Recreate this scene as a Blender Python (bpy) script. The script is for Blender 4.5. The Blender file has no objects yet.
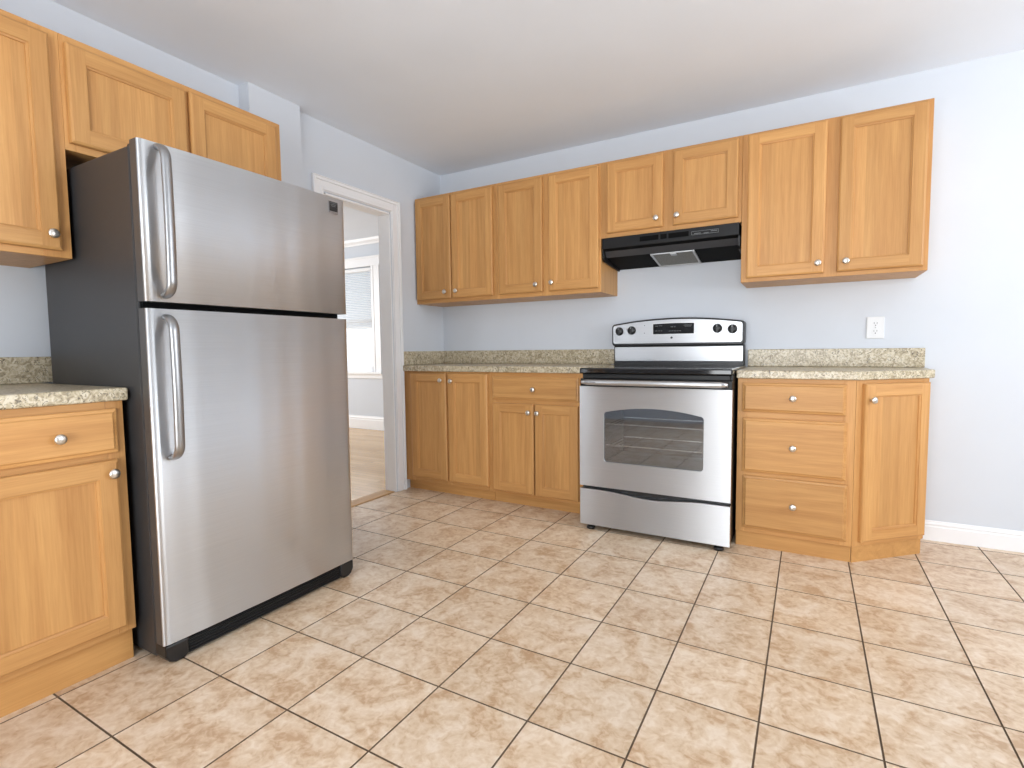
import bpy, bmesh, math, random
from mathutils import Vector, Matrix
random.seed(4)
scene = bpy.context.scene
C = scene.collection
PI = math.pi

# ------------------------------------------------------------------ camera
cam_d = bpy.data.cameras.new('camera')
cam = bpy.data.objects.new('camera', cam_d); C.objects.link(cam)
cam_d.sensor_width = 36.0; cam_d.sensor_fit = 'HORIZONTAL'
cam_d.lens = 520.78 / 1024 * 36.0
cam_d.clip_start = 0.05; cam_d.clip_end = 100
yaw, pit, rol = -0.51824, -0.06711, -0.01153
fw = Vector((math.sin(yaw)*math.cos(pit), math.cos(yaw)*math.cos(pit), math.sin(pit)))
r0 = Vector((math.cos(yaw), -math.sin(yaw), 0)); u0 = r0.cross(fw)
rr = math.cos(rol)*r0 + math.sin(rol)*u0; uu = -math.sin(rol)*r0 + math.cos(rol)*u0
m = Matrix((rr, uu, -fw)).transposed().to_4x4(); m.translation = Vector((2.6162, -3.4463, 1.0361))
cam.matrix_world = m
scene.camera = cam

# ------------------------------------------------------------------ world, light, exposure
w = bpy.data.worlds.new('daylight'); scene.world = w; w.use_nodes = True
bg = w.node_tree.nodes['Background']; bg.inputs[0].default_value = (0.86, 0.93, 1.0, 1); bg.inputs[1].default_value = .5
scene.view_settings.view_transform = 'Standard'; scene.view_settings.look = 'None'
scene.view_settings.exposure = 0.6; scene.view_settings.gamma = 1.0
scene.view_settings.use_curve_mapping = False

def area(name, loc, direction, sx, sy, power, col):
    d = bpy.data.lights.new(name, 'AREA'); d.shape = 'RECTANGLE'; d.size = sx; d.size_y = sy
    d.energy = power; d.color = col
    o = bpy.data.objects.new(name, d); C.objects.link(o); o.location = loc
    o.rotation_euler = Vector(direction).to_track_quat('-Z', 'Y').to_euler()
    return o
area('window_daylight_right', (5.55, -1.65, 1.50), (-1, 0, 0.4), 1.9, 1.4, 50, (0.93, 0.97, 1.0))
area('patio_daylight', (2.45, -5.50, 1.15), (0, 1, 0.65), 1.9, 2.0, 92, (0.95, 0.98, 1.0))
area('window_daylight_next_room', (-2.8, 1.90, 1.5), (0, -1, -0.1), 0.9, 1.3, 2, (0.9, 0.96, 1.0))
area('side_fill_next_room', (-4.35, -0.6, 1.5), (1, 0.0, -0.15), 2.0, 1.6, 54, (0.95, 0.98, 1.0))  # added light inside the next room, standing in for unbuilt windows

# ------------------------------------------------------------------ materials
def lin(r, g, b):
    f = lambda c: (c/255/12.92) if c/255 <= 0.04045 else ((c/255+0.055)/1.055)**2.4
    return (f(r), f(g), f(b), 1)

def new_mat(name):
    mt = bpy.data.materials.new(name); mt.use_nodes = True
    nt = mt.node_tree; b = nt.nodes['Principled BSDF']
    return mt, nt, b

def plain(name, col, rough=0.5, metal=0.0, noise=0.04, scale=30, bump=0.0, spec=0.5, bscale=None):
    mt, nt, b = new_mat(name)
    tc = nt.nodes.new('ShaderNodeTexCoord')
    n = nt.nodes.new('ShaderNodeTexNoise'); n.inputs['Scale'].default_value = scale; n.inputs['Detail'].default_value = 4
    nt.links.new(tc.outputs['Object'], n.inputs['Vector'])
    r = nt.nodes.new('ShaderNodeValToRGB')
    e = r.color_ramp.elements
    e[0].position = .3; e[1].position = .7
    e[0].color = tuple(c*(1-noise) for c in col[:3])+(1,); e[1].color = tuple(min(1, c*(1+noise)) for c in col[:3])+(1,)
    nt.links.new(n.outputs['Fac'], r.inputs[0]); nt.links.new(r.outputs[0], b.inputs['Base Color'])
    b.inputs['Roughness'].default_value = rough; b.inputs['Metallic'].default_value = metal
    b.inputs['Specular IOR Level'].default_value = spec
    if bump:
        n2 = nt.nodes.new('ShaderNodeTexNoise'); n2.inputs['Scale'].default_value = bscale or scale*6; n2.inputs['Detail'].default_value = 3
        nt.links.new(tc.outputs['Object'], n2.inputs['Vector'])
        bp = nt.nodes.new('ShaderNodeBump'); bp.inputs['Strength'].default_value = bump; bp.inputs['Distance'].default_value = .002
        nt.links.new(n2.outputs['Fac'], bp.inputs['Height']); nt.links.new(bp.outputs[0], b.inputs['Normal'])
    return mt

def wood(name, axis, strips=False, light=(212, 161, 100), dark=(185, 132, 77), rough=.42):
    """oak; axis is the local axis the grain runs along"""
    mt, nt, b = new_mat(name)
    N = nt.nodes.new; L = nt.links.new
    tc = N('ShaderNodeTexCoord'); oi = N('ShaderNodeObjectInfo')
    off = N('ShaderNodeVectorMath'); off.operation = 'MULTIPLY_ADD'
    sc = N('ShaderNodeCombineXYZ')
    for i in range(3): L(oi.outputs['Random'], sc.inputs[i])
    L(sc.outputs[0], off.inputs[0]); off.inputs[1].default_value = (37, 91, 53); L(tc.outputs['Object'], off.inputs[2])
    def mapped(along, across):
        mp = N('ShaderNodeMapping'); s = [across]*3; s['XYZ'.index(axis)] = along
        mp.inputs['Scale'].default_value = s; L(off.outputs[0], mp.inputs[0]); return mp
    n1 = N('ShaderNodeTexNoise'); n1.inputs['Scale'].default_value = 1; n1.inputs['Detail'].default_value = 5; n1.inputs['Distortion'].default_value = .6
    L(mapped(1.6, 34).outputs[0], n1.inputs[0])
    n2 = N('ShaderNodeTexNoise'); n2.inputs['Scale'].default_value = 1; n2.inputs['Detail'].default_value = 3
    L(mapped(9, 230).outputs[0], n2.inputs[0])
    n3 = N('ShaderNodeTexNoise'); n3.inputs['Scale'].default_value = 1; n3.inputs['Detail'].default_value = 2; n3.inputs['Distortion'].default_value = 1.2
    L(mapped(1.1, 9).outputs[0], n3.inputs[0])
    add = N('ShaderNodeMath'); add.operation = 'MULTIPLY_ADD'; L(n2.outputs['Fac'], add.inputs[0]); add.inputs[1].default_value = .55; L(n1.outputs['Fac'], add.inputs[2])
    add2 = N('ShaderNodeMath'); add2.operation = 'MULTIPLY_ADD'; L(n3.outputs['Fac'], add2.inputs[0]); add2.inputs[1].default_value = .32; L(add.outputs[0], add2.inputs[2])
    cr = N('ShaderNodeValToRGB'); e = cr.color_ramp.elements
    e[0].position = .72; e[0].color = lin(*dark); e[1].position = 1.16; e[1].color = lin(*light)
    dv = N('ShaderNodeMath'); dv.operation = 'MULTIPLY'; L(add2.outputs[0], dv.inputs[0]); dv.inputs[1].default_value = 1/1.25
    e[0].position = .50; e[1].position = 1.0
    L(dv.outputs[0], cr.inputs[0])
    hsv = N('ShaderNodeHueSaturation'); L(cr.outputs[0], hsv.inputs['Color'])
    # every board a slightly different tone
    mr = N('ShaderNodeMapRange'); mr.inputs[3].default_value = .92; mr.inputs[4].default_value = 1.07
    if strips:
        sx = N('ShaderNodeSeparateXYZ'); L(off.outputs[0], sx.inputs[0])
        ml = N('ShaderNodeMath'); ml.operation = 'MULTIPLY'; L(sx.outputs['X'], ml.inputs[0]); ml.inputs[1].default_value = 1/.062
        fl = N('ShaderNodeMath'); fl.operation = 'FLOOR'; L(ml.outputs[0], fl.inputs[0])
        wn = N('ShaderNodeTexWhiteNoise'); wn.noise_dimensions = '1D'; L(fl.outputs[0], wn.inputs['W']); L(wn.outputs['Value'], mr.inputs[0])
    else:
        L(oi.outputs['Random'], mr.inputs[0])
    L(mr.outputs[0], hsv.inputs['Value']); L(hsv.outputs[0], b.inputs['Base Color'])
    b.inputs['Roughness'].default_value = rough; b.inputs['Specular IOR Level'].default_value = .35
    bp = N('ShaderNodeBump'); bp.inputs['Strength'].default_value = .06; bp.inputs['Distance'].default_value = .001
    L(n2.outputs['Fac'], bp.inputs['Height']); L(bp.outputs[0], b.inputs['Normal'])
    return mt

def stone(name):
    mt, nt, b = new_mat(name); N = nt.nodes.new; L = nt.links.new
    tc = N('ShaderNodeTexCoord')
    n1 = N('ShaderNodeTexNoise'); n1.inputs['Scale'].default_value = 46; n1.inputs['Detail'].default_value = 5; n1.inputs['Distortion'].default_value = 1.6
    n2 = N('ShaderNodeTexNoise'); n2.inputs['Scale'].default_value = 14; n2.inputs['Detail'].default_value = 3
    n3 = N('ShaderNodeTexNoise'); n3.inputs['Scale'].default_value = 66; n3.inputs['Detail'].default_value = 4; n3.inputs['Distortion'].default_value = 2.5
    for n in (n1, n2, n3): L(tc.outputs['Object'], n.inputs[0])
    r1 = N('ShaderNodeValToRGB'); e = r1.color_ramp.elements
    e[0].position = .36; e[0].color = lin(160, 145, 118); e[1].position = .62; e[1].color = lin(216, 206, 184)
    m1 = e.new(.5); m1.color = lin(196, 182, 152)
    L(n1.outputs['Fac'], r1.inputs[0])
    r3 = N('ShaderNodeValToRGB'); e = r3.color_ramp.elements
    e[0].position = .375; e[0].color = (1, 1, 1, 1); e[1].position = .43; e[1].color = (0, 0, 0, 1)
    L(n3.outputs['Fac'], r3.inputs[0])
    r2 = N('ShaderNodeValToRGB'); e = r2.color_ramp.elements
    e[0].position = .35; e[0].color = (.45, .45, .45, 1); e[1].position = .6; e[1].color = (.95, .95, .95, 1)
    L(n2.outputs['Fac'], r2.inputs[0])
    mm = N('ShaderNodeMath'); mm.operation = 'MULTIPLY'; L(r3.outputs[0], mm.inputs[0]); L(r2.outputs[0], mm.inputs[1])
    mx = N('ShaderNodeMix'); mx.data_type = 'RGBA'; L(mm.outputs[0], mx.inputs['Factor']); L(r1.outputs[0], mx.inputs['A']); mx.inputs['B'].default_value = lin(84, 74, 62)
    L(mx.outputs['Result'], b.inputs['Base Color']); b.inputs['Roughness'].default_value = .3
    return mt

def steel(name, col, rough, aniso, axis='Z', brush=True, bump=.04):
    """brushed stainless; brush lines run along X/Y, so highlights stretch along axis"""
    mt, nt, b = new_mat(name); N = nt.nodes.new; L = nt.links.new
    tc = N('ShaderNodeTexCoord'); mp = N('ShaderNodeMapping'); mp.inputs['Scale'].default_value = (3, 3, 900) if axis == 'Z' else (900, 3, 3)
    L(tc.outputs['Object'], mp.inputs[0])
    n = N('ShaderNodeTexNoise'); n.inputs['Scale'].default_value = 1; n.inputs['Detail'].default_value = 3; L(mp.outputs[0], n.inputs[0])
    r = N('ShaderNodeValToRGB'); e = r.color_ramp.elements
    e[0].position = .3; e[1].position = .7
    e[0].color = tuple(c*.95 for c in col[:3])+(1,); e[1].color = tuple(min(1, c*1.03) for c in col[:3])+(1,)
    L(n.outputs['Fac'], r.inputs[0]); L(r.outputs[0], b.inputs['Base Color'])
    b.inputs['Metallic'].default_value = 1; b.inputs['Roughness'].default_value = rough
    if aniso:
        b.inputs['Anisotropic'].default_value = aniso
        cz = N('ShaderNodeCombineXYZ'); cz.inputs[2].default_value = 1.0
        L(cz.outputs[0], b.inputs['Tangent'])
    if brush:
        bp = N('ShaderNodeBump'); bp.inputs['Strength'].default_value = bump; bp.inputs['Distance'].default_value = .0005
        L(n.outputs['Fac'], bp.inputs['Height']); L(bp.outputs[0], b.inputs['Normal'])
    return mt

def tile_mat(name):
    mt, nt, b = new_mat(name); N = nt.nodes.new; L = nt.links.new
    tc = N('ShaderNodeTexCoord'); ge = N('ShaderNodeNewGeometry')
    cx = N('ShaderNodeCombineXYZ')
    for i in range(3): L(ge.outputs['Random Per Island'], cx.inputs[i])
    off = N('ShaderNodeVectorMath'); off.operation = 'MULTIPLY_ADD'; L(cx.outputs[0], off.inputs[0]); off.inputs[1].default_value = (41, 67, 23); L(tc.outputs['Object'], off.inputs[2])
    n1 = N('ShaderNodeTexNoise'); n1.inputs['Scale'].default_value = 9; n1.inputs['Detail'].default_value = 9; n1.inputs['Roughness'].default_value = .62; n1.inputs['Distortion'].default_value = .9
    n2 = N('ShaderNodeTexNoise'); n2.inputs['Scale'].default_value = 42; n2.inputs['Detail'].default_value = 6; n2.inputs['Distortion'].default_value = .8
    for n in (n1, n2): L(off.outputs[0], n.inputs[0])
    ad = N('ShaderNodeMath'); ad.operation = 'MULTIPLY_ADD'; L(n2.outputs['Fac'], ad.inputs[0]); ad.inputs[1].default_value = .6; L(n1.outputs['Fac'], ad.inputs[2])
    cr = N('ShaderNodeValToRGB'); e = cr.color_ramp.elements
    e[0].position = .62; e[0].color = lin(193, 158, 124); e[1].position = .98; e[1].color = lin(233, 214, 192)
    k = e.new(.78); k.color = lin(217, 191, 161)
    L(ad.outputs[0], cr.inputs[0])
    hs = N('ShaderNodeHueSaturation'); L(cr.outputs[0], hs.inputs['Color'])
    mr = N('ShaderNodeMapRange'); mr.inputs[3].default_value = .95; mr.inputs[4].default_value = 1.04; L(ge.outputs['Random Per Island'], mr.inputs[0]); L(mr.outputs[0], hs.inputs['Value'])
    L(hs.outputs[0], b.inputs['Base Color']); b.inputs['Roughness'].default_value = .34; b.inputs['Specular IOR Level'].default_value = .45
    bp = N('ShaderNodeBump'); bp.inputs['Strength'].default_value = .12; bp.inputs['Distance'].default_value = .002
    L(n1.outputs['Fac'], bp.inputs['Height']); L(bp.outputs[0], b.inputs['Normal'])
    return mt

def plank_mat(name):
    mt, nt, b = new_mat(name); N = nt.nodes.new; L = nt.links.new
    tc = N('ShaderNodeTexCoord'); br = N('ShaderNodeTexBrick')
    br.inputs['Scale'].default_value = 1; br.inputs['Brick Width'].default_value = .9; br.inputs['Row Height'].default_value = .057
    br.inputs['Mortar Size'].default_value = .0012; br.offset = .37
    br.inputs['Color1'].default_value = lin(222, 184, 134); br.inputs['Color2'].default_value = lin(198, 156, 104); br.inputs['Mortar'].default_value = lin(130, 94, 58)
    L(tc.outputs['Object'], br.inputs[0])
    mp = N('ShaderNodeMapping'); mp.inputs['Scale'].default_value = (2, 40, 1); L(tc.outputs['Object'], mp.inputs[0])
    n = N('ShaderNodeTexNoise'); n.inputs['Scale'].default_value = 1; n.inputs['Detail'].default_value = 4; L(mp.outputs[0], n.inputs[0])
    mr = N('ShaderNodeMapRange'); mr.inputs[3].default_value = .85; mr.inputs[4].default_value = 1.12; L(n.outputs['Fac'], mr.inputs[0])
    hs = N('ShaderNodeHueSaturation'); L(br.outputs['Color'], hs.inputs['Color']); L(mr.outputs[0], hs.inputs['Value'])
    L(hs.outputs[0], b.inputs['Base Color']); b.inputs['Roughness'].default_value = .22
    return mt

def glass(name, tint=(1, 1, 1, 1), gloss=.08, rough=0.0, gcol=(1, 1, 1, 1)):
    mt = bpy.data.materials.new(name); mt.use_nodes = True; nt = mt.node_tree; nt.nodes.clear(); N = nt.nodes.new; L = nt.links.new
    o = N('ShaderNodeOutputMaterial'); mx = N('ShaderNodeMixShader'); t = N('ShaderNodeBsdfTransparent'); g = N('ShaderNodeBsdfGlossy')
    t.inputs[0].default_value = tint; g.inputs['Roughness'].default_value = rough; g.inputs[0].default_value = gcol
    mx.inputs[0].default_value = gloss
    L(t.outputs[0], mx.inputs[1]); L(g.outputs[0], mx.inputs[2]); L(mx.outputs[0], o.inputs[0])
    return mt

M = {}
M['wv'] = wood('oak_vertical', 'Z')
M['wh'] = wood('oak_horizontal', 'X')
M['wp'] = wood('oak_panel', 'Z', strips=True)
M['toe'] = wood('oak_plinth', 'X', light=(212, 160, 98), dark=(190, 138, 80))
M['stone'] = stone('speckled_laminate')
M['nickel'] = plain('satin_nickel', (.74, .70, .64, 1), .28, 1.0, .03, 60)
M['wall'] = plain('pale_blue_grey_paint', lin(215, 220, 227), .6, 0, .012, 3, .05, .3, 160)
M['ceil'] = plain('white_ceiling_paint', lin(235, 241, 249), .8, 0, .012, 3, .06, .2, 120)
M['trim'] = plain('white_trim_paint', lin(246, 246, 247), .35, 0, .01, 5)
M['grout'] = plain('brown_grout', lin(112, 92, 72), .8, 0, .12, 40, .2)
M['tile'] = tile_mat('mottled_beige_tile')
M['plank'] = plank_mat('oak_strip_floor')
M['steel'] = steel('brushed_stainless', (.80, .825, .855, 1), .40, 1.0)
M['steel_range'] = steel('range_stainless', (.60, .61, .625, 1), .40, 1.0)
M['steel_dark'] = steel('brushed_handle_steel', (.36, .36, .365, 1), .34, 0, bump=.02)
M['steel_lip'] = steel('satin_steel', (.50, .505, .515, 1), .33, .3, bump=.02)
M['char'] = plain('charcoal_enamel', lin(52, 52, 53), .42, 0, .06, 300, .25, .5, 500)
M['dgrey'] = plain('dark_grey_door_side', lin(80, 78, 77), .4, .25, .03, 80)
M['black'] = plain('black_plastic', lin(24, 24, 25), .35, 0, .05, 60)
M['blackg'] = plain('black_glass', lin(12, 12, 14), .06, 0, .02, 10)
M['blackm'] = plain('black_enamel', lin(20, 20, 21), .38, 0, .05, 60, spec=.3)
M['pit'] = plain('matt_black', lin(10, 10, 10), .7, 0, .05, 60, spec=.1)
M['hoodband'] = plain('dark_hood_enamel', lin(66, 66, 68), .4, 0, .05, 60)
M['filter'] = plain('grey_filter_mesh', lin(128, 126, 120), .5, .5, .22, 260, .5)
M['alu'] = plain('pale_aluminium', lin(190, 190, 190), .35, .8, .03, 80)
M['mark'] = plain('pale_print', lin(170, 172, 174), .5, 0, .02, 50)
M['markdim'] = plain('grey_print', lin(105, 107, 108), .5, 0, .02, 50)
M['ovenin'] = plain('oven_enamel', lin(128, 132, 138), .45, 0, .15, 25)
M['chrome'] = plain('rack_chrome', lin(215, 215, 215), .2, 1, .02, 40)
M['ovenglass'] = glass('oven_door_glass', (.6, .62, .65, 1), .30, .03, (.72, .80, .90, 1))
M['pane'] = glass('window_glass', (.97, .98, 1, 1), .06)
M['plate'] = plain('white_plastic', lin(228, 229, 230), .3, 0, .01, 20)
M['slot'] = plain('dark_slot', lin(70, 70, 72), .5, 0, .02, 20)
M['slat'] = plain('white_blind_vinyl', lin(240, 240, 240), .4, 0, .01, 20)
M['thresh'] = wood('oak_threshold', 'Y', light=(206, 166, 116), dark=(170, 128, 82))

# ------------------------------------------------------------------ mesh helpers
class MB:
    def __init__(s): s.bm = bmesh.new(); s.mats = []
    def mi(s, key):
        if key not in s.mats: s.mats.append(key)
        return s.mats.index(key)
    def face(s, vs, mat, smooth=False):
        try: f = s.bm.faces.new(vs)
        except ValueError: return None
        f.material_index = s.mi(mat); f.smooth = smooth; return f
    def quad(s, pts, mat, smooth=False):
        return s.face([s.bm.verts.new(p) for p in pts], mat, smooth)
    def box(s, x0, x1, y0, y1, z0, z1, mat):
        v = [s.bm.verts.new(p) for p in ((x0,y0,z0),(x1,y0,z0),(x1,y1,z0),(x0,y1,z0),(x0,y0,z1),(x1,y0,z1),(x1,y1,z1),(x0,y1,z1))]
        for q in ((3,2,1,0),(4,5,6,7),(0,1,5,4),(1,2,6,5),(2,3,7,6),(3,0,4,7)): s.face([v[i] for i in q], mat)
        return s
    def prism(s, poly, z0, z1, mat, mtop=None):
        """poly in x,y (counter-clockwise) extruded in z"""
        a = [s.bm.verts.new((x, y, z0)) for x, y in poly]; b = [s.bm.verts.new((x, y, z1)) for x, y in poly]
        n = len(poly)
        s.face(a[::-1], mat); s.face(b, mtop or mat)
        for i in range(n): s.face([a[i], a[(i+1)%n], b[(i+1)%n], b[i]], mat)
        return s
    def xprism(s, prof, x0, x1, mat, smooth=False):
        """prof in y,z extruded in x"""
        a = [s.bm.verts.new((x0, y, z)) for y, z in prof]; b = [s.bm.verts.new((x1, y, z)) for y, z in prof]
        n = len(prof); mats = mat if isinstance(mat, list) else [mat]*n
        s.face(a, mats[0]); s.face(b[::-1], mats[0])
        for i in range(n): s.face([a[(i+1)%n], a[i], b[i], b[(i+1)%n]], mats[i], smooth)
        return s
    def yprism(s, prof, y0, y1, mat, mfront=None):
        """prof in x,z extruded from y0 (front) to y1"""
        a = [s.bm.verts.new((x, y0, z)) for x, z in prof]; b = [s.bm.verts.new((x, y1, z)) for x, z in prof]
        n = len(prof)
        s.face(a, mfront or mat); s.face(b[::-1], mat)
        for i in range(n): s.face([a[(i+1)%n], a[i], b[i], b[(i+1)%n]], mat)
        return s
    def lathe(s, prof, org, axis, mat, seg=20, smooth=True):
        """prof of (radius, distance along axis)"""
        ax = Vector(axis).normalized(); t = Vector((0,0,1)) if abs(ax.z) < .9 else Vector((1,0,0))
        u = ax.cross(t).normalized(); v = ax.cross(u); org = Vector(org); rings = []
        for r, d in prof:
            c = org + ax*d
            if r < 1e-6: rings.append([s.bm.verts.new(c)])
            else: rings.append([s.bm.verts.new(c + u*r*math.cos(2*PI*i/seg) + v*r*math.sin(2*PI*i/seg)) for i in range(seg)])
        for A, B in zip(rings, rings[1:]):
            for i in range(seg):
                j = (i+1) % seg
                if len(A) == 1 and len(B) == 1: continue
                if len(A) == 1: s.face([A[0], B[i], B[j]], mat, smooth)
                elif len(B) == 1: s.face([A[i], B[0], A[j]], mat, smooth)
                else: s.face([A[i], B[i], B[j], A[j]], mat, smooth)
        return s
    def tube(s, pts, rx, ry, mat, up=(0, 1, 0), seg=16):
        """swept ellipse along pts; ry is the radius along up, rx across"""
        P = [Vector(p) for p in pts]; up = Vector(up); rings = []
        for i, p in enumerate(P):
            t = (P[min(i+1, len(P)-1)] - P[max(i-1, 0)]).normalized()
            a = up.normalized(); b = t.cross(a).normalized()
            rings.append([s.bm.verts.new(p + a*ry*math.sin(2*PI*k/seg) + b*rx*math.cos(2*PI*k/seg)) for k in range(seg)])
        for A, B in zip(rings, rings[1:]):
            for k in range(seg): s.face([A[k], A[(k+1)%seg], B[(k+1)%seg], B[k]], mat, True)
        s.face(rings[0][::-1], mat); s.face(rings[-1], mat)
        return s
    def build(s, name, parent=None, loc=None, bevel=0, seg=2, rotz=0):
        bmesh.ops.recalc_face_normals(s.bm, faces=s.bm.faces)
        me = bpy.data.meshes.new(name); s.bm.to_mesh(me); s.bm.free()
        for k in s.mats: me.materials.append(M[k])
        o = bpy.data.objects.new(name, me); C.objects.link(o)
        if parent: o.parent = parent
        if loc: o.location = loc
        if rotz: o.rotation_euler.z = rotz
        if bevel:
            b = o.modifiers.new('bevel', 'BEVEL'); b.width = bevel; b.segments = seg; b.limit_method = 'ANGLE'; b.angle_limit = math.radians(40)
            b.harden_normals = False
        return o

def thing(name, label, cat, loc=(0,0,0), rotz=0, group=None):
    o = bpy.data.objects.new(name, None); C.objects.link(o); o.empty_display_size = .1
    o.location = loc; o.rotation_euler.z = rotz; o['label'] = label; o['category'] = cat
    if group: o['group'] = group
    return o
def struct(mb, name, **k):
    o = mb.build(name, **k); o['kind'] = 'structure'; return o

# ------------------------------------------------------------------ room shell
CEIL = 2.428; XW = .01; XR = 5.3; YR = -5.2
# floor: individual tiles over grout, one mesh
XL = [-.09, .012, .332, .662, .997, 1.326, 1.648, 1.957, 2.238, 2.519, 2.803, 3.096, 3.39, 3.69, 3.99, 4.29, 4.59, 4.89, 5.19, XR]
YL = [0.0, -.06, -.373, -.684, -1.001, -1.317, -1.626, -1.922, -2.226, -2.521, -2.82, -3.12, -3.42, -3.73, -4.03, -4.34, -4.64, -4.95, YR]
f = MB(); f.box(-.02, XR, YR, 0, -.05, -.0035, 'grout')
g = .0015
for i in range(1, len(XL)-1):
    for j in range(len(YL)-1):
        x0, x1, y1, y0 = XL[i]+g, XL[i+1]-g, YL[j]-g, YL[j+1]+g
        if i == 1: x0 = -.015
        b_ = .0012
        t = [f.bm.verts.new(p) for p in ((x0+b_,y0+b_,0),(x1-b_,y0+b_,0),(x1-b_,y1-b_,0),(x0+b_,y1-b_,0))]
        o_ = [f.bm.verts.new(p) for p in ((x0,y0,-.0018),(x1,y0,-.0018),(x1,y1,-.0018),(x0,y1,-.0018))]
        d_ = [f.bm.verts.new(p) for p in ((x0,y0,-.005),(x1,y0,-.005),(x1,y1,-.005),(x0,y1,-.005))]
        f.face(t, 'tile')
        for k in range(4):
            f.face([o_[k], o_[(k+1)%4], t[(k+1)%4], t[k]], 'grout'); f.face([d_[k], d_[(k+1)%4], o_[(k+1)%4], o_[k]], 'grout')
struct(f, 'floor')
struct(MB().box(-.02, XR+.1, YR-.1, .1, CEIL, CEIL+.08, 'ceil'), 'ceiling')
struct(MB().box(-.09, XR+.1, 0, .1, -.05, CEIL, 'wall'), 'wall_back')
# left wall behind the refrigerator, chimney-like column, and doorway wall
struct(MB().box(-.114, -.014, YR-.1, -1.690, -.05, CEIL, 'wall'), 'wall_left')
struct(MB().box(-.114, .066, -1.690, -1.375, -.05, CEIL, 'wall'), 'wall_column')
DY0, DY1, DZ = -1.178, -.60, 2.007
struct(MB().box(-.09, XW, -1.375, DY0, -.05, CEIL, 'wall').box(-.09, XW, DY1, 0, -.05, CEIL, 'wall').box(-.09, XW, DY0, DY1, DZ, CEIL, 'wall'), 'wall_doorway')
# doorway casing and jamb
c = MB()
cw = .09
def casing_v(mb, y_in, sgn, z1, xw, out=1):
    """vertical casing from the opening edge y_in outwards (sgn), profile in steps"""
    for a, b, t in ((.006, .012, .010), (.012, .030, .016), (.030, .066, .013), (.066, .084, .019), (.084, cw, .022)):
        ya, yb = sorted((y_in+sgn*a, y_in+sgn*b)); mb.box(xw, xw+out*t, ya, yb, 0, z1+b-.0, 'trim')
def casing_h(mb, y0, y1, z_in, xw, out=1):
    for a, b, t in ((.006, .012, .010), (.012, .030, .016), (.030, .066, .013), (.066, .084, .019), (.084, cw, .022)):
        mb.box(xw, xw+out*t, y0-a, y1+a, z_in+a, z_in+b, 'trim')
casing_v(c, DY1, 1, DZ, XW); casing_v(c, DY0, -1, DZ, XW); casing_h(c, DY0, DY1, DZ, XW)
# jamb boards lining the opening, with a stop
for y0, y1 in ((DY1-.012, DY1), (DY0, DY0+.012)): c.box(-.09, XW+.004, y0, y1, 0, DZ, 'trim')
c.box(-.09, XW+.004, DY0, DY1, DZ-.012, DZ, 'trim')
struct(c, 'door_1', bevel=.002, seg=1)
struct(MB().box(-.10, .004, DY0+.013, DY1-.013, -.02, .006, 'thresh'), 'trim_1', bevel=.004)
# skirting along the doorway wall and the back wall
def skirt_x(mb, x0, x1, yw, sgn, H):
    prof = [(0, 0), (.014, 0), (.014, H*.70), (.0095, H*.74), (.0095, H*.80), (.012, H*.84), (.006, H*.93), (.0045, H), (0, H)]
    mb.xprism([(yw+sgn*d, z) for d, z in prof], x0, x1, 'trim')
s_ = MB(); skirt_x(s_, 3.16, XR-.015, 0, -1, .104); struct(s_, 'baseboard_back')
# remaining unseen sides of the kitchen, with the windows that light it
WY0, WY1, WZ0, WZ1 = -2.60, -.70, .80, 2.20
struct(MB().box(XR, XR+.1, YR-.1, WY0, -.05, CEIL, 'wall').box(XR, XR+.1, WY1, .1, -.05, CEIL, 'wall').box(XR, XR+.1, WY0, WY1, -.05, WZ0, 'wall').box(XR, XR+.1, WY0, WY1, WZ1, CEIL, 'wall'), 'wall_right')
w_ = MB()
for y0, y1 in ((WY0, WY0+.05), (WY1-.05, WY1), ((WY0+WY1)/2-.025, (WY0+WY1)/2+.025)): w_.box(XR+.02, XR+.07, y0, y1, WZ0, WZ1, 'trim')
for z0, z1 in ((WZ0, WZ0+.05), (WZ1-.05, WZ1)): w_.box(XR+.02, XR+.07, WY0, WY1, z0, z1, 'trim')
for y0, y1 in ((WY0-.08, WY0), (WY1, WY1+.08)): w_.box(XR-.018, XR, y0, y1, WZ0-.08, WZ1+.08, 'trim')
for z0, z1 in ((WZ0-.08, WZ0), (WZ1, WZ1+.08)): w_.box(XR-.018, XR, WY0-.08, WY1+.08, z0, z1, 'trim')
w_.quad([(XR+.045, WY0, WZ0), (XR+.045, WY1, WZ0), (XR+.045, WY1, WZ1), (XR+.045, WY0, WZ1)], 'pane')
struct(w_, 'window_2')
PX0, PX1, PZ = 1.45, 3.35, 2.10
struct(MB().box(-.014, PX0, YR-.1, YR, -.05, CEIL, 'wall').box(PX1, XR+.1, YR-.1, YR, -.05, CEIL, 'wall').box(PX0, PX1, YR-.1, YR, PZ, CEIL, 'wall'), 'wall_rear')
w_ = MB()
for x0, x1 in ((PX0, PX0+.07), (PX1-.07, PX1), ((PX0+PX1)/2-.05, (PX0+PX1)/2+.05)): w_.box(x0, x1, YR-.07, YR-.02, 0, PZ, 'trim')
for z0, z1 in ((0, .1), (PZ-.07, PZ)): w_.box(PX0, PX1, YR-.07, YR-.02, z0, z1, 'trim')
w_.quad([(PX0, YR-.045, 0), (PX1, YR-.045, 0), (PX1, YR-.045, PZ), (PX0, YR-.045, PZ)], 'pane')
struct(w_, 'door_2')

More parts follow.
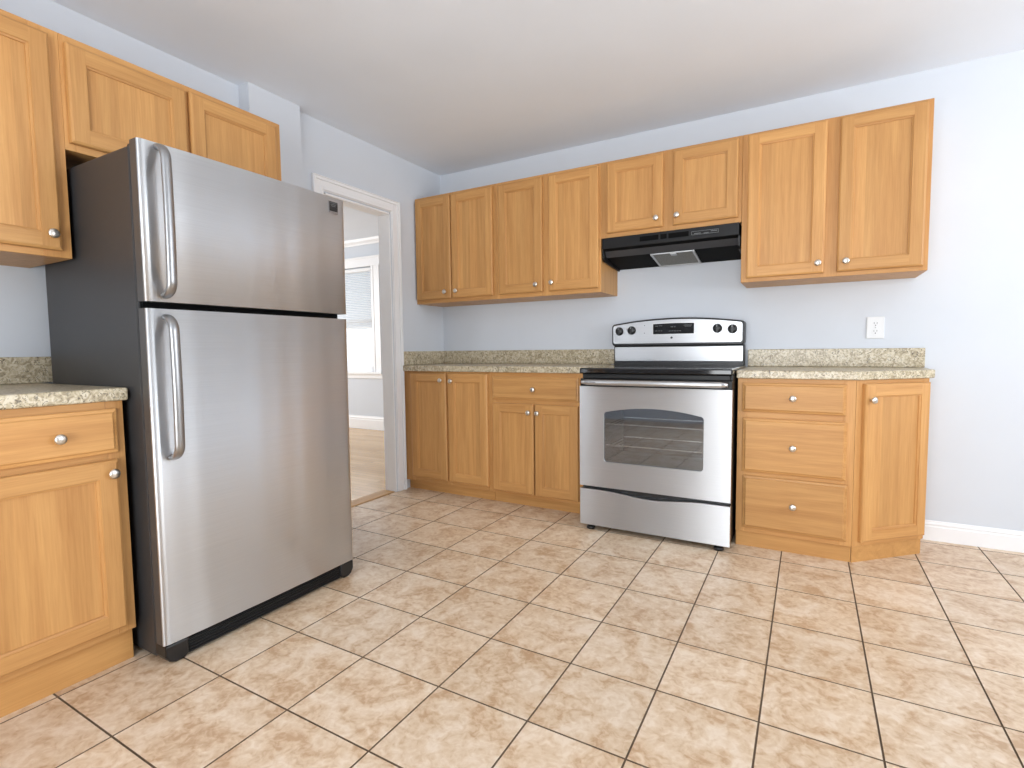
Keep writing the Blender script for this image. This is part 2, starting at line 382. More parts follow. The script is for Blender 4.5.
# ------------------------------------------------------------------ the next room, seen through the doorway
FX0, FX1, FY0, FY1, FC = -4.5, -.09, -3.0, 1.55, 2.47
struct(MB().box(FX0, FX1, FY0, FY1+.1, -.05, -.002, 'plank'), 'floor_next_room')
struct(MB().box(FX0-.1, FX1, FY0-.1, FY1+.12, FC, FC+.08, 'ceil'), 'ceiling_next_room')
NX0, NX1, NZ0, NZ1 = -3.25, -2.297, .76, 2.12
struct(MB().box(FX0-.1, NX0, FY1, FY1+.12, -.05, FC, 'wall').box(NX1, FX1, FY1, FY1+.12, -.05, FC, 'wall').box(NX0, NX1, FY1, FY1+.12, -.05, NZ0, 'wall').box(NX0, NX1, FY1, FY1+.12, NZ1, FC, 'wall'), 'wall_far')
struct(MB().box(FX1, FX1+.1, .1, FY1+.12, -.05, FC, 'wall'), 'wall_next_right')
struct(MB().box(FX0-.1, FX0, FY0, FY1, -.05, FC, 'wall'), 'wall_next_left')
struct(MB().box(FX0-.1, FX1, FY0-.1, FY0, -.05, FC, 'wall'), 'wall_next_rear')
cr_ = MB(); cr_.xprism([(FY1, FC), (FY1-.055, FC), (FY1-.045, FC-.03), (FY1-.02, FC-.055), (FY1-.012, FC-.07), (FY1, FC-.07)], FX0, FX1, 'trim'); struct(cr_, 'trim_2')
s_ = MB(); skirt_x(s_, FX0, FX1, FY1, -1, .175); struct(s_, 'baseboard_far')
w_ = MB()
for a, b, t in ((0, .02, .012), (.02, .045, .02), (.045, .10, .015), (.10, .135, .022), (.135, .155, .028)):
    w_.box(NX1+a, NX1+b, FY1-t, FY1, NZ0, NZ1+.0, 'trim'); w_.box(NX0-b, NX0-a, FY1-t, FY1, NZ0, NZ1, 'trim')
w_.box(NX0-.165, NX1+.165, FY1-.024, FY1, NZ1, NZ1+.115, 'trim').box(NX0-.175, NX1+.175, FY1-.034, FY1, NZ1+.10, NZ1+.125, 'trim')
w_.box(NX0-.18, NX1+.18, FY1-.06, FY1, NZ0-.025, NZ0, 'trim').box(NX0-.16, NX1+.16, FY1-.02, FY1, NZ0-.085, NZ0-.025, 'trim')
for x0, x1 in ((NX0, NX0+.06), (NX1-.06, NX1)): w_.box(x0, x1, FY1+.04, FY1+.08, NZ0, NZ1, 'trim')
for z0, z1 in ((NZ0, NZ0+.07), (NZ1-.05, NZ1), (1.40, 1.45)): w_.box(NX0, NX1, FY1+.04, FY1+.08, z0, z1, 'trim')
w_.quad([(NX0, FY1+.06, NZ0), (NX1, FY1+.06, NZ0), (NX1, FY1+.06, NZ1), (NX0, FY1+.06, NZ1)], 'pane')
struct(w_, 'window_1')
bl = thing('window_blind', 'white slatted blind half lowered in the next-room window', 'blind', (-2.775, FY1+.016, 1.33))
MB().box(-.455, .455, -.012, .018, .735, .775, 'slat').build('head_rail', bl, bevel=.003)
sl = MB()
for k in range(32):
    z = .02 + k*.0225
    sl.quad([(-.45, -.008, z), (.45, -.008, z), (.45, .012, z+.018), (-.45, .012, z+.018)], 'slat')
sl.build('slats', bl)
MB().box(-.45, .45, -.008, .010, 0, .014, 'slat').build('bottom_rail', bl, bevel=.003)

# ------------------------------------------------------------------ cabinets
def door_mesh(w, h, fr=.056, t=.021):
    mb = MB(); e = .009; rc = .010; ch = .007
    def V(x, y, z): return mb.bm.verts.new((x, y, z))
    def rect(i, y): return [V(i, y, i), V(w-i, y, i), V(w-i, y, h-i), V(i, y, h-i)]
    R0 = rect(0, 0); R1 = rect(0, -t+.009); R2 = rect(.002, -t+.004); R3 = rect(e, -t)
    side = ('wh', 'wv', 'wh', 'wv')
    for A, B in ((R0, R1), (R1, R2), (R2, R3)):
        for k in range(4): mb.face([A[k], A[(k+1)%4], B[(k+1)%4], B[k]], side[k], False)
    mb.face(R0[::-1], 'wv')
    # stiles run the full height, rails between them
    mb.quad([(e, -t, e), (fr, -t, e), (fr, -t, h-e), (e, -t, h-e)], 'wv'); mb.quad([(w-fr, -t, e), (w-e, -t, e), (w-e, -t, h-e), (w-fr, -t, h-e)], 'wv')
    mb.quad([(fr, -t, e), (w-fr, -t, e), (w-fr, -t, fr), (fr, -t, fr)], 'wh'); mb.quad([(fr, -t, h-fr), (w-fr, -t, h-fr), (w-fr, -t, h-e), (fr, -t, h-e)], 'wh')
    I0 = rect(fr, -t); I1 = rect(fr+.0015, -t+.004); I2 = rect(fr+ch, -t+.006); I3 = rect(fr+ch+.001, -t+rc+.001)
    for A, B in ((I0, I1), (I1, I2), (I2, I3)):
        for k in range(4): mb.face([A[k], A[(k+1)%4], B[(k+1)%4], B[k]], side[k])
    mb.face(I3, 'wp')
    return mb
def drawer_mesh(w, h, t=.019):
    mb = MB()
    def rect(i, y): return [mb.bm.verts.new(p) for p in ((i, y, i), (w-i, y, i), (w-i, y, h-i), (i, y, h-i))]
    R = [rect(0, 0), rect(0, -t+.010), rect(.003, -t+.007), rect(.011, -t+.005), rect(.014, -t+.001), rect(.016, -t)]
    for A, B in zip(R, R[1:]):
        for k in range(4): mb.face([A[k], A[(k+1)%4], B[(k+1)%4], B[k]], 'wh')
    mb.face(R[0][::-1], 'wh'); mb.face(R[-1], 'wh'); return mb
def knob(parent, x, z, t=.0195):
    k = MB(); k.lathe([(0, -.001), (.008, -.001), (.0065, .002), (.006, .010), (.009, .0145), (.0150, .018), (.0162, .021), (.0150, .0245), (.010, .027), (0, .0282)], (0, 0, 0), (0, -1, 0), 'nickel', 24)
    o = k.build('knob', parent, (x, -t, z)); o['label'] = 'satin nickel knob'; return o

def fronts(root, items):
    for it in items:
        kind, x0, x1, z0, z1, kx, kz = it
        w_, h_ = x1-x0, z1-z0
        o = (door_mesh(w_, h_) if kind == 'door' else drawer_mesh(w_, h_)).build('door' if kind == 'door' else 'drawer', root, (x0, -.0005, z0))
        if kx is not None: knob(o, kx-x0, kz-z0)
def cabinet(name, label, loc, rotz, W, D, H, items, stiles, rails, toe=0, toe_in=.045, group=None, z_b=None):
    """local frame: x along the front, y into the wall, z up; front face at y=0"""
    root = thing(name, label, 'cabinet', loc, rotz, group)
    zb = toe
    bd = MB(); bd.box(0, W, .0195, D, zb, H, 'wv').build('body', root)
    ff = MB()
    ex = sorted(stiles)
    for x0, x1 in ex: ff.box(x0, x1, 0, .019, zb, H, 'wv')
    for z0, z1 in rails:
        xs = [0]+[v for s in ex for v in s]+[W]
        for a, b in zip(ex, ex[1:]):
            if b[0]-a[1] > .001: ff.box(a[1], b[0], 0, .019, z0, z1, 'wh')
    ff.build('face_frame', root, bevel=.0012, seg=1)
    if toe: MB().box(0.001, W-.001, toe_in, D, 0, toe-.0005, 'toe').build('toe_kick', root)
    fronts(root, items)
    return root
# --- wall cabinets on the back wall (front plane y=-.321)
UD, UB, UT = .321, 1.384, 2.168; HU = UT-UB
DR0, DR1 = .027, HU-.018
def zz(a): return a-UB
cabinet('wall_cabinet', 'oak two-door wall cabinet in the corner beside the doorway', (XW, -UD, UB), 0, .725-XW, UD-.001, HU,
        [('door', .012, .334, DR0, DR1, .285, .075), ('door', .341, .69, DR0, DR1, .384, .075)],
        [(0, .03), (.322, .354), (.675, .725-XW)], [(0, .04), (HU-.035, HU)])
cabinet('wall_cabinet', 'oak two-door wall cabinet directly left of the black range hood', (.726, -UD, UB), 0, .755, UD-.001, HU,
        [('door', .022, .356, DR0, DR1, .314, .075), ('door', .401, .743, DR0, DR1, .428, .08)],
        [(0, .035), (.345, .412), (.725, .755)], [(0, .04), (HU-.035, HU)])
cabinet('wall_cabinet', 'short oak two-door wall cabinet directly above the black range hood', (1.482, -UD, 1.709), 0, .799, UD-.001, UT-1.709,
        [('door', .04, .379, .027, .443, .344, .077), ('door', .435, .781, .027, .443, .461, .078)],
        [(0, .05), (.365, .449), (.765, .799)], [(0, .04), (UT-1.709-.03, UT-1.709)])
cabinet('wall_cabinet', 'wide oak two-door wall cabinet at the right end, above the white outlet', (2.282, -UD, UB), 0, .81, UD-.001, HU,
        [('door', .027, .39, .02, HU-.010, .362, .07), ('door', .444, .791, .02, HU-.010, .482, .069)],
        [(0, .04), (.375, .459), (.775, .81)], [(0, .035), (HU-.025, HU)])
# --- base cabinets on the back wall (front plane y=-.499)
BDP, CT, CTH, TOE = .499, .925, .041, .074; HB = CT-CTH-.001
cabinet('base_cabinet', 'oak base cabinet with two tall doors in the corner beside the doorway', (XW+.002, -BDP, 0), 0, .770-XW-.002, BDP-.001, HB,
        [('door', .078, .400, .107, HB-.012, .362, .822), ('door', .414, .742, .107, HB-.012, .452, .818)],
        [(0, .09), (.39, .425), (.73, .770-XW-.002)], [(TOE, .12), (HB-.03, HB)], TOE)
cabinet('base_cabinet', 'oak base cabinet with one drawer over two doors, left of the range', (.771, -BDP, 0), 0, .665, BDP-.001, HB,
        [('drawer', .018, .636, .707, .857, .334, .777), ('door', .022, .328, .092, .683, .299, .629), ('door', .337, .635, .092, .683, .362, .628)],
        [(0, .035), (.62, .665)], [(TOE, .105), (.67, .72), (HB-.03, HB)], TOE)
RDP, RTOE, RXC = .555, .079, 2.812
HE = HB-.010
cabinet('base_cabinet', 'oak base cabinet with a stack of three drawers, right of the range', (2.303, -RDP, 0), 0, RXC-2.303-.001, RDP-.001, HE,
        [('drawer', .022, .472, .704, .852, .250, .779), ('drawer', .026, .478, .396, .673, .254, .535), ('drawer', .031, .486, .104, .376, .260, .244)],
        [(0, .042), (.462, RXC-2.303-.001)], [(RTOE, .115), (.365, .41), (.66, .715), (HE-.04, HE)], RTOE, .012)
# angled end cabinet
EX, EY = 3.126, -.265
ang = math.atan2(EY+RDP, EX-RXC); AW = math.hypot(EY+RDP, EX-RXC)
ec = thing('end_cabinet', 'angled oak end cabinet with a single tall narrow door', 'cabinet', (RXC, -RDP, 0))
def loc2(x, y): return (x-RXC, y+RDP)
nrm = Vector((math.sin(ang), -math.cos(ang)))
off_ = -nrm*.0195
MB().prism([loc2(RXC, -RDP+off_.y+.006), loc2(EX+off_.x, EY+off_.y), loc2(EX, EY+.028), loc2(EX, -.001), loc2(RXC, -.001)], RTOE, HE, 'wv').build('body', ec)
ff = MB(); ff.prism([(0, 0), (.058, 0), (.058, .019), (.019*math.tan(ang)+.001, .019)], RTOE, HE, 'wv'); ff.box(AW-.035, AW, 0, .019, RTOE, HE, 'wv').box(.058, AW-.035, 0, .019, RTOE, .115, 'wh').box(.058, AW-.035, 0, .019, HE-.04, HE, 'wh')
ff.build('face_frame', ec, bevel=.0012, seg=1, rotz=ang)
o2 = -nrm*.012
MB().prism([loc2(RXC, -RDP+.012), loc2(RXC+.005, -RDP+.012), loc2(EX+o2.x, EY+o2.y), loc2(EX-.008, -.001), loc2(RXC, -.001)], 0, RTOE-.0005, 'toe').build('toe_kick', ec)
ed = door_mesh(AW-.012-.036, HE-.018-.102).build('door', ec, (.036*math.cos(ang), .036*math.sin(ang), .102), rotz=ang)
knob(ed, .062-.036, .780-.102)

# --- left side run: base cabinet, wall cabinets (fronts face +x)
HR = PI/2
LFX = .659
LY0 = -3.42
lw = -2.600-LY0
cabinet('base_cabinet', 'oak base cabinet with drawer over door, left of the refrigerator', (LFX, LY0, 0), HR, lw, LFX+.012, HB,
        [('drawer', lw-.60, lw-.023, .716, .860, lw-.182, .784), ('door', lw-.60, lw-.029, .135, .695, lw-.051, .653)],
        [(0, .10), (lw-.05, lw)], [(.112, .15), (.68, .73), (HB-.035, HB)], .112, .028)
cabinet('wall_cabinet', 'tall oak wall cabinet left of the refrigerator, cut by the photo edge', (.356, -3.42, 1.370), HR, .8255, .368, .765,
        [('door', .826-.45, .826-.032, .022, .742, .826-.062, .073)],
        [(0, .2), (.745, .8255)], [(0, .035), (.735, .765)])
cabinet('wall_cabinet', 'short oak two-door wall cabinet above the refrigerator', (.356, -2.594, 1.746), HR, .861, .368, .389,
        [('door', .012, .412, .024, .362, .36, .06), ('door', .426, .828, .024, .366, .47, .06)],
        [(0, .03), (.40, .44), (.815, .861)], [(0, .04), (.355, .389)])

# ------------------------------------------------------------------ worktops
def worktop(name, label, poly, splashes, CT=CT):
    root = thing(name, label, 'countertop', (poly[0][0], poly[0][1], CT-CTH))
    ox, oy = poly[0]
    MB().prism([(x-ox, y-oy) for x, y in poly], 0, CTH, 'stone').build('slab', root, bevel=.006, seg=3)
    for nm, (x0, x1, y0, y1) in splashes: MB().box(x0-ox, x1-ox, y0-oy, y1-oy, CTH+.0005, CTH+.102, 'stone').build(nm, root, bevel=.004)
worktop('countertop', 'speckled beige countertop left of the range, running into the corner', [(XW+.001, -.521), (1.443, -.521), (1.443, -.001), (XW+.001, -.001)],
        [('backsplash', (XW+.021, 1.468, -.021, -.001)), ('side_splash', (XW+.001, XW+.0205, -.515, -.001))])
worktop('countertop', 'speckled beige countertop right of the range, with a clipped corner', [(2.2965, -.577), (2.821, -.577), (3.144, -.279), (3.144, -.001), (2.2965, -.001)],
        [('backsplash', (2.297, 3.143, -.021, -.001))], CT-.010)
worktop('countertop', 'speckled beige countertop left of the refrigerator', [(-.013, -3.42), (.679, -3.42), (.679, -2.590), (-.013, -2.590)],
        [('backsplash', (-.013, .007, -3.42, -2.535))])

# ------------------------------------------------------------------ refrigerator (front faces +x; local x along the front, local y into the wall)
FX, FYL, FW = .801, -2.583, .822
fr = thing('refrigerator', 'large stainless steel refrigerator with freezer on top and charcoal sides', 'refrigerator', (FX, FYL, 0), HR)
fr.rotation_euler.x = .008   # not quite level
FDp = FX-.065
b = MB(); b.box(.004, FW-.004, .068, FDp, .016, 1.688, 'char'); b.build('body', fr, bevel=.006, seg=2)
MB().box(.02, .13, .035, .115, 1.6885, 1.706, 'black').build('hinge_cover', fr, bevel=.006)
MB().box(FW-.13, FW-.02, .035, .115, 1.6885, 1.706, 'black').build('hinge_cover', fr, bevel=.006)
MB().box(.014, FW-.014, .0525, .0675, .07, 1.688, 'pit').build('door_gasket', fr)
def fridge_door(name, z0, z1):
    mb = MB(); d = .052; bul = .006; n = 64; r = .010
    # bowed stainless skin over dark edges
    xs = [0, .003, .010] + [.010+(FW-.02)*i/n for i in range(1, n)] + [FW-.010, FW-.003, FW]
    def yy(x):
        u = (x/FW-.5)*2; base = -bul*(1-u*u)
        edge = min(x, FW-x)
        if edge < .010: base += .008*(1-edge/.010)**2
        return base + .006 + .00045*math.sin(2*PI*x/.23+.6) + .0002*math.sin(2*PI*x/.105+2)
    fa = [mb.bm.verts.new((x, yy(x), z0)) for x in xs]; fb = [mb.bm.verts.new((x, yy(x), z1)) for x in xs]
    ba = [mb.bm.verts.new((x, d, z0)) for x in xs]; bb = [mb.bm.verts.new((x, d, z1)) for x in xs]
    for i in range(len(xs)-1):
        mb.face([fa[i], fa[i+1], fb[i+1], fb[i]], 'steel', True)
        mb.face([fa[i+1], fa[i], ba[i], ba[i+1]], 'dgrey'); mb.face([fb[i], fb[i+1], bb[i+1], bb[i]], 'dgrey'); mb.face([ba[i+1], ba[i], bb[i], bb[i+1]], 'dgrey')
    mb.face([fa[0], fb[0], bb[0], ba[0]], 'dgrey'); mb.face([fa[-1], ba[-1], bb[-1], fb[-1]], 'dgrey')
    return mb.build(name, fr)
fz = fridge_door('freezer_door', 1.200, 1.699); fd = fridge_door('refrigerator_door', .070, 1.178)
def loop_handle(parent, x, z0, z1, so=.044):
    pts = []; n = 10; R = .045
    y0 = -.004
    for i in range(n+1):
        a = i/n*PI/2; pts.append((x, y0-so*math.sin(a), z1-.014-R*(1-math.cos(a))))
    for i in range(1, 12): pts.append((x, y0-so-.003*math.sin(PI*i/12), z1-.014-R+(z0+.014+R-(z1-.014-R))*i/12))
    for i in range(n+1):
        a = PI/2-i/n*PI/2; pts.append((x, y0-so*math.sin(a), z0+.014+R*(1-math.cos(a))))
    P = [Vector(p) for p in pts]; mb = MB(); seg = 16; rings = []
    for i, p in enumerate(P):
        t = (P[min(i+1, len(P)-1)]-P[max(i-1, 0)]).normalized(); a = Vector((1, 0, 0)); bb = t.cross(a).normalized()
        rings.append([mb.bm.verts.new(p+a*.0155*math.cos(2*PI*k/seg)+bb*.0105*math.sin(2*PI*k/seg)) for k in range(seg)])
    for A, B in zip(rings, rings[1:]):
        for k in range(seg): mb.face([A[k], A[(k+1)%seg], B[(k+1)%seg], B[k]], 'steel_dark', True)
    mb.face(rings[0], 'steel_dark'); mb.face(rings[-1], 'steel_dark')
    return mb.build('handle', parent)
loop_handle(fz, .054, 1.206, 1.697); loop_handle(fd, .053, .682, 1.165)
bx0 = 1.0
bd_ = MB(); bd_.box(.733, .782, .002, .006, 1.632, 1.681, 'steel_dark').box(.7355, .7795, .0012, .003, 1.639, 1.679, 'black')
for k, z in enumerate((1.673, 1.666, 1.660)): bd_.box(.740+.002*k, .774-.003*k, .0008, .0013, z, z+.0022, 'markdim')
o = bd_.build('badge', fz); o['label'] = 'small black and silver badge'
gr = MB(); gr.box(.075, FW-.075, .016, .060, .006, .062, 'black')
for k in range(5): gr.box(.080, FW-.080, .007, .017, .010+k*.0105, .0155+k*.0105, 'black')
gr.box(.012, FW-.012, .020, .08, .060, .0685, 'black').build('toe_grille', fr, bevel=.002, seg=1)
for x0, x1, sg in ((.004, .078, 1), (FW-.078, FW-.004, -1)):
    k = MB(); pr = [(x0, .068), (x0, .03), (x0+.012, .010), (x0+.03, .001), (x1-.02, .001), (x1, .014), (x1, .068)]
    if sg < 0: pr = [(x0+x1-x, z) for x, z in pr][::-1]
    k.yprism(pr, .004, .075, 'black').build('corner_foot', fr, bevel=.006)
for x in (.06, FW-.06):
    for y in (.13, FDp-.08): MB().lathe([(0, 0), (.018, 0), (.018, .012), (.010, .013), (.010, .0165)], (0, 0, 0), (0, 0, 1), 'black', 14).build('roller_foot', fr, (x, y, 0))

# ------------------------------------------------------------------ kitchen range
RX, RW, RY = 1.490, .803, -.700
rg = thing('range', 'stainless steel electric range with black glass cooktop', 'range', (RX, RY, 0))
RD = -RY-.012
MB().box(.003, RW-.003, .045, RD-.01, .03, .892, 'blackm').build('body', rg, bevel=.003)
ck = MB(); ck.box(-.002, RW, .004, RD-.075, .893, .925, 'blackg'); ck.build('cooktop', rg, bevel=.007, seg=3)
MB().box(.012, RW-.012, .018, .044, .8665, .8925, 'blackm').build('vent_strip', rg, bevel=.003)
def arch(x0, x1, z0, z1, rise, r, n=18):
    """rounded rectangle with an arched top, counter-clockwise in x,z"""
    pts = []
    def corner(cx, cz, a0, a1): 
        for i in range(6): a = a0+(a1-a0)*i/5; pts.append((cx+r*math.cos(a), cz+r*math.sin(a)))
    corner(x0+r, z0+r, PI, 1.5*PI)
    pts += [(x0+r+(x1-x0-2*r)*i/12, z0) for i in range(1, 12)]
    corner(x1-r, z0+r, 1.5*PI, 2*PI)
    pts += [(x1, z0+r+(z1-z0-2*r)*i/6) for i in range(1, 6)]
    corner(x1-r, z1-r, 0, PI/2*.85)
    for i in range(1, n): 
        u = i/n; x = (x1-r)+(x0+r-x1+r)*u; pts.append((x, z1+rise*(1-(2*u-1)**2)))
    corner(x0+r, z1-r, PI/2*1.15, PI); pts += [(x0, z1-r-(z1-z0-2*r)*i/6) for i in range(1, 6)]; return pts
od = MB(); DZ0, DZ1 = .255, .822; oy = .004
W0 = arch(.141, RW-.131, .400, .682, .028, .018)
# front skin with an arched opening
outer = [(.0, DZ0), (RW, DZ0), (RW, DZ1), (0, DZ1)]
def skin(mb, y, mat):
    """fill between outer rectangle and opening by fanning each opening edge to the rectangle"""
    n = len(W0); cx = RW/2; cz = (DZ0+DZ1)/2
    inner = [mb.bm.verts.new((x, y, z)) for x, z in W0]
    def onrect(x, z):
        dx, dz = x-cx, z-cz; sx = (RW/2)/abs(dx) if abs(dx) > 1e-6 else 1e9; sz = ((DZ1-DZ0)/2)/abs(dz) if abs(dz) > 1e-6 else 1e9
        k = min(sx, sz); return (cx+dx*k, cz+dz*k)
    ow = [onrect(x, z) for x, z in W0]
    ov = [mb.bm.verts.new((x, y, z)) for x, z in ow]
    for i in range(n):
        j = (i+1) % n; (xa, za), (xb, zb) = ow[i], ow[j]
        vs = [inner[i], ov[i]]
        on_a = abs(abs(xa-cx)-RW/2) < 1e-6; on_b = abs(abs(xb-cx)-RW/2) < 1e-6
        if on_a != on_b: vs.append(mb.bm.verts.new((cx+RW/2*(1 if xa > cx else -1), y, DZ1 if za > cz else DZ0)))
        vs += [ov[j], inner[j]]; mb.face(vs, mat)
    return inner
inner = skin(od, oy, 'steel_range')
back = [od.bm.verts.new((x, oy+.012, z)) for x, z in W0]
for i in range(len(W0)): j = (i+1) % len(W0); od.face([inner[i], inner[j], back[j], back[i]], 'alu', True)
# edges and back of the door
for x in (0, RW): od.quad([(x, oy, DZ0), (x, oy, DZ1), (x, oy+.038, DZ1), (x, oy+.038, DZ0)], 'steel_lip')
for z in (DZ0, DZ1): od.quad([(0, oy, z), (RW, oy, z), (RW, oy+.038, z), (0, oy+.038, z)], 'blackm')
door = od.build('oven_door', rg)
MB().box(0, RW, .012, .043, DZ1+.001, .866, 'blackm').build('door_top_trim', rg, bevel=.003)
pg = MB(); pg.face([pg.bm.verts.new((x, oy+.010, z)) for x, z in W0], 'ovenglass'); pg.build('window_pane', door)
# oven cavity behind the glass, with racks
cv = MB(); x0, x1, y0, y1, z0, z1 = .13, RW-.12, .0462, .40, .39, .72
MBody = [((x0,y1,z0),(x1,y1,z0),(x1,y1,z1),(x0,y1,z1)), ((x0,y0,z0),(x0,y1,z0),(x0,y1,z1),(x0,y0,z1)), ((x1,y0,z0),(x1,y0,z1),(x1,y1,z1),(x1,y1,z0)), ((x0,y0,z0),(x1,y0,z0),(x1,y1,z0),(x0,y1,z0)), ((x0,y0,z1),(x0,y1,z1),(x1,y1,z1),(x1,y0,z1))]
rg_body = [o for o in rg.children if o.name.startswith('body')][0]
# rebuild the body as a frame with a recess instead of a solid block
nb = MB(); X0, X1, Y0, Y1, Z0, Z1 = .003, RW-.003, .045, RD-.01, .03, .892
nb.box(X0, x0, Y0, Y1, Z0, Z1, 'blackm').box(x1, X1, Y0, Y1, Z0, Z1, 'blackm').box(x0, x1, Y0, Y1, Z0, z0, 'blackm').box(x0, x1, Y0, Y1, z1, Z1, 'blackm').box(x0, x1, y1, Y1, z0, z1, 'blackm')
bpy.data.objects.remove(rg_body, do_unlink=True)
nb.build('body', rg)
for q in MBody: cv.quad(q, 'ovenin')
cvo = cv.build('oven_cavity', rg)
for z in (.485, .605):
    rk = MB()
    for y in (.06, .37): rk.box(x0+.004, x1-.004, y, y+.006, z, z+.006, 'chrome')
    for k in range(19):
        x = x0+.02+(x1-x0-.04)*k/18; rk.box(x, x+.003, .06, .376, z+.001, z+.005, 'chrome')
    rk.build('oven_rack', rg)
# towel-bar handle
hb = MB(); n = 24; prof = []
zc0, zc1 = .832, .862
pts = []
for i in range(n+1):
    u = i/n; x = .018+(RW-.036)*u; y = -.016-.016*(1-(2*u-1)**2)
    pts.append((x, y, (zc0+zc1)/2))
P = [Vector(p) for p in pts]; seg = 16; rings = []
for i, p in enumerate(P):
    u = i/n; e_ = min(1, min(u, 1-u)/.02); kk = .55+.45*math.sqrt(max(0, 1-(1-e_)**2))
    rings.append([hb.bm.verts.new(p+Vector((0, 1, 0))*.011*kk*math.cos(2*PI*k/seg)+Vector((0, 0, 1))*.0155*kk*math.sin(2*PI*k/seg)) for k in range(seg)])
for A, B in zip(rings, rings[1:]):
    for k in range(seg): hb.face([A[k], A[(k+1)%seg], B[(k+1)%seg], B[k]], 'steel_lip', True)
hb.face(rings[0], 'steel_lip'); hb.face(rings[-1], 'steel_lip')
for x in (.03, RW-.05): hb.box(x, x+.02, -.016, .013, zc0+.004, zc1-.004, 'blackm')
hb.build('handle', door)
mk = MB(); mk.box(.073, .108, -.0363, -.0335, .846, .8495, 'markdim'); mk.build('handle_mark', door)
# storage drawer with a scooped top edge
dw = MB(); zt = .237; n = 24; T = []
for i in range(n+1):
    u = i/n; x = RW*u; dip = .020*math.sin(PI*min(1, max(0, (u-.15)/.7)))**2 if .15 < u < .85 else 0
    T.append((x, zt-dip))
prof = [(0, .029), (RW, .029)]+T[::-1]
dw.yprism(prof, .004, .040, 'steel_lip', 'steel_range'); dw.build('storage_drawer', rg, bevel=.0015, seg=1)
MB().box(.01, RW-.01, .0405, .0445, .05, .252, 'black').build('drawer_recess', rg)
for x in (.055, RW-.055):
    for y in (.034, RD-.07): MB().lathe([(0, 0), (.024, 0), (.025, .012), (.018, .018), (.012, .020), (.012, .0285 if y < .1 else .0305)], (0, 0, 0), (0, 0, 1), 'black', 18).build('foot', rg, (x, y, 0))
# backguard: stepped lower splash and bowed control console
bk = MB(); bk.box(-.004, RW-.010, RD-.074, RD-.002, .9, 1.048, 'black'); bg_ = bk.build('backguard', rg, bevel=.006)
MB().box(.004, RW-.016, RD-.078, RD-.0745, .948, 1.040, 'steel_lip').build('splash_panel', bg_, bevel=.004)
def bow(x0, x1, z0, z1, rise, r): return arch(x0, x1, z0, z1, rise, r)
cs = MB(); cs.yprism(bow(-.014, RW-.008, 1.046, 1.190, .030, .022), RD-.088, RD-.002, 'black'); con = cs.build('console', bg_, bevel=.006, seg=3)
fp = MB(); fp.yprism(bow(-.004, RW-.020, 1.062, 1.181, .029, .016), RD-.0915, RD-.0875, 'steel_lip', 'steel_lip'); fp.build('control_panel', bg_, bevel=.001, seg=1)
yd = RD-.0915
MB().yprism(arch(.254, .516, 1.113, 1.189, .003, .006), yd-.0012, yd+.001, 'alu').build('display_bezel', bg_)
ds = MB(); ds.yprism(arch(.260, .510, 1.119, 1.183, .003, .004), yd-.0022, yd-.001, 'blackg')
for (x, z, w1, h1) in ((.265, 1.168, .018, .004), (.288, 1.170, .022, .003), (.265, 1.138, .014, .003), (.286, 1.138, .008, .003), (.300, 1.138, .010, .003), (.362, 1.160, .006, .007), (.371, 1.160, .006, .007), (.384, 1.160, .006, .007), (.350, 1.136, .012, .003), (.366, 1.136, .012, .003), (.382, 1.136, .012, .003), (.398, 1.136, .012, .003), (.414, 1.136, .010, .003), (.440, 1.170, .050, .003), (.446, 1.163, .038, .003)):
    ds.box(x+.008, x+w1+.008, yd-.0026, yd-.0021, z, z+h1, 'markdim')
ds.build('display', bg_)
for x, z in ((.039, 1.143), (.121, 1.147), (.645, 1.146), (.729, 1.140)):
    k = MB(); k.lathe([(0, -.001), (.0265, -.001), (.0275, .004), (.025, .011), (.021, .018), (.018, .020), (0, .0205)], (0, 0, 0), (0, -1, 0), 'black', 24)
    k.box(-.005, .005, -.029, -.015, -.024, .026, 'black'); k.box(-.0012, .0012, -.0296, -.0288, .010, .024, 'mark')
    k.build('control_knob', bg_, (x, yd, z))
for x, z in ((.205, 1.176), (.204, 1.128)): MB().lathe([(0, 0), (.003, 0), (.003, .001), (0, .0012)], (x, yd, z), (0, -1, 0), 'slot', 10).build('indicator', bg_)
lg = MB(); lg.lathe([(0, 0), (.007, 0), (.007, .0012), (0, .0014)], (.375, yd, 1.096), (0, -1, 0), 'slot', 16); lg.build('emblem', bg_)

# ------------------------------------------------------------------ range hood
HX0, HX1 = 1.492, 2.272
hd = thing('range_hood', 'black under-cabinet range hood with a grey mesh filter', 'hood', (HX0, 0, 1.55))
HW = HX1-HX0
def hz(z): return z-1.55
sh = MB()
sh.xprism([(-.002, hz(1.708)), (-.334, hz(1.708)), (-.334, hz(1.642)), (-.300, hz(1.632)), (-.268, hz(1.598)), (-.020, hz(1.557)), (-.002, hz(1.557))], 0, HW, ['pit', 'blackm', 'pit', 'hoodband', 'pit', 'pit', 'pit'])
sh.build('shell', hd, bevel=.002, seg=1)
for x0, x1 in ((-.003, .006), (HW-.006, HW+.003)):
    sp = MB(); sp.xprism([(-.002, hz(1.640)), (-.322, hz(1.640)), (-.318, hz(1.585)), (-.300, hz(1.570)), (-.012, hz(1.548)), (-.002, hz(1.548))], x0, x1, 'blackm'); sp.build('side_panel', hd)
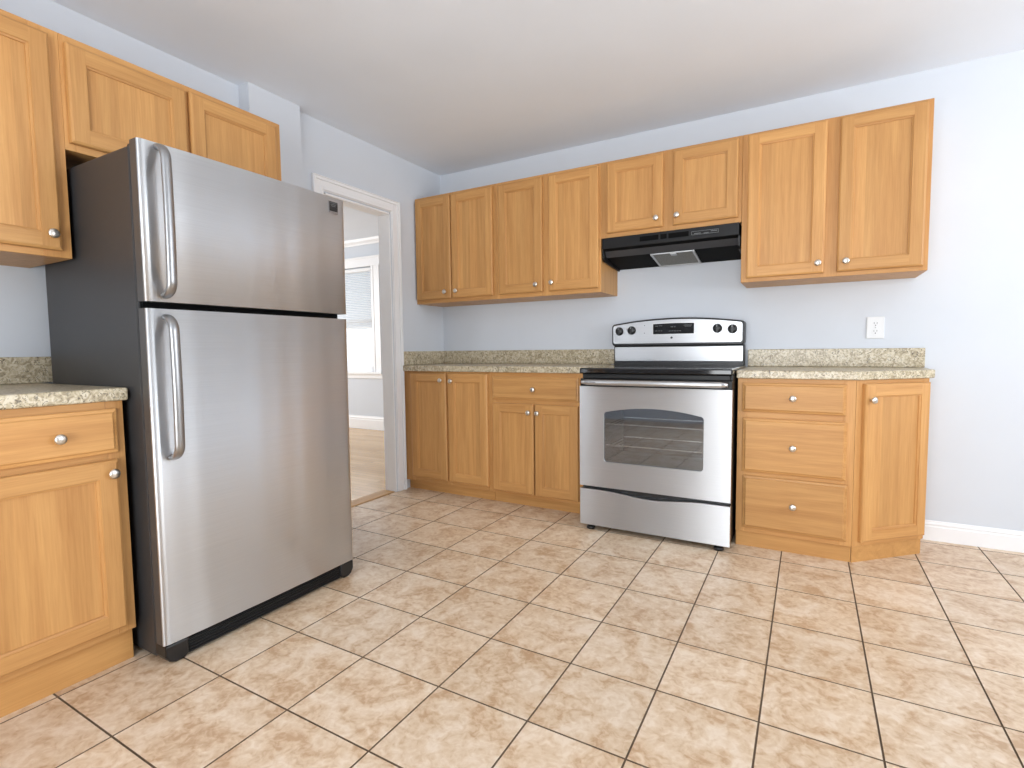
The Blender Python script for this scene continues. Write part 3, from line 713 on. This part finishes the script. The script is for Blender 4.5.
# front control strip: vent slots, switches and outlined badge
vt = MB()
for x0, x1 in ((.235, .345), (.356, .392), (.402, .515)): vt.box(x0, x1, -.3358, -.333, hz(1.664), hz(1.692), 'pit')
vt.build('vent_grille', hd)
bd2 = MB()
def ring_box(mb, x0, x1, z0, z1, w1, y, mat):
    mb.box(x0, x1, y-.001, y+.001, z0, z0+w1, mat).box(x0, x1, y-.001, y+.001, z1-w1, z1, mat).box(x0, x0+w1, y-.001, y+.001, z0, z1, mat).box(x1-w1, x1, y-.001, y+.001, z0, z1, mat)
ring_box(bd2, .530, .675, hz(1.667), hz(1.687), .002, -.3345, 'markdim')
bd2.box(.545, .580, -.3355, -.3335, hz(1.672), hz(1.676), 'markdim').box(.596, .622, -.3355, -.3335, hz(1.670), hz(1.674), 'markdim').box(.634, .668, -.3355, -.3335, hz(1.677), hz(1.681), 'markdim')
bd2.build('switch_panel', hd)
# filter lies in the sloping underside
sl_ = (1.557-1.598)/.248
def up_(y): return hz(1.598)+(y+.268)*sl_
fl = MB(); fa = .287; fb = .525
def slab(mb, x0, x1, y0, y1, t0, t1, mat):
    v = [mb.bm.verts.new(p) for p in ((x0,y0,up_(y0)-t1),(x1,y0,up_(y0)-t1),(x1,y1,up_(y1)-t1),(x0,y1,up_(y1)-t1),(x0,y0,up_(y0)-t0),(x1,y0,up_(y0)-t0),(x1,y1,up_(y1)-t0),(x0,y1,up_(y1)-t0))]
    for q in ((3,2,1,0),(4,5,6,7),(0,1,5,4),(1,2,6,5),(2,3,7,6),(3,0,4,7)): mb.face([v[i] for i in q], mat)
slab(fl, fa, fb, -.262, -.03, -.001, .004, 'filter'); flo = fl.build('filter', hd)
fm = MB(); slab(fm, fa-.008, fa+.004, -.264, -.026, -.001, .007, 'alu'); slab(fm, fb-.004, fb+.008, -.264, -.026, -.001, .007, 'alu'); slab(fm, fa, fb, -.036, -.026, -.001, .007, 'alu'); slab(fm, fa, fb, -.264, -.258, -.001, .006, 'alu')
fm.build('filter_frame', flo)
lt = MB(); slab(lt, .395, .428, -.258, -.225, .004, .010, 'alu'); lt.build('filter_latch', flo)

# ------------------------------------------------------------------ wall outlet
ou = thing('wall_outlet', 'white duplex wall outlet above the right-hand countertop', 'outlet', (2.926, 0, 1.129))
MB().box(-.040, .040, -.006, -.0005, -.059, .059, 'plate').build('cover_plate', ou, bevel=.003, seg=3)
for z in (.021, -.021):
    r_ = MB(); pr = []
    for i in range(24):
        a = 2*PI*i/24; pr.append((max(-.0145, min(.0145, .0185*math.cos(a))), z+.0155*math.sin(a)))
    r_.yprism(pr, -.0075, -.005, 'plate')
    r_.box(-.0075, -.0055, -.0078, -.0074, z-.001, z+.008, 'slot').box(.0055, .0075, -.0078, -.0074, z-.001, z+.008, 'slot').box(-.0022, .0022, -.0078, -.0074, z-.011, z-.006, 'slot')
    r_.build('receptacle', ou)
MB().lathe([(0, 0), (.003, 0), (.0025, .001), (0, .0012)], (0, -.006, 0), (0, -1, 0), 'alu', 12).build('screw', ou)
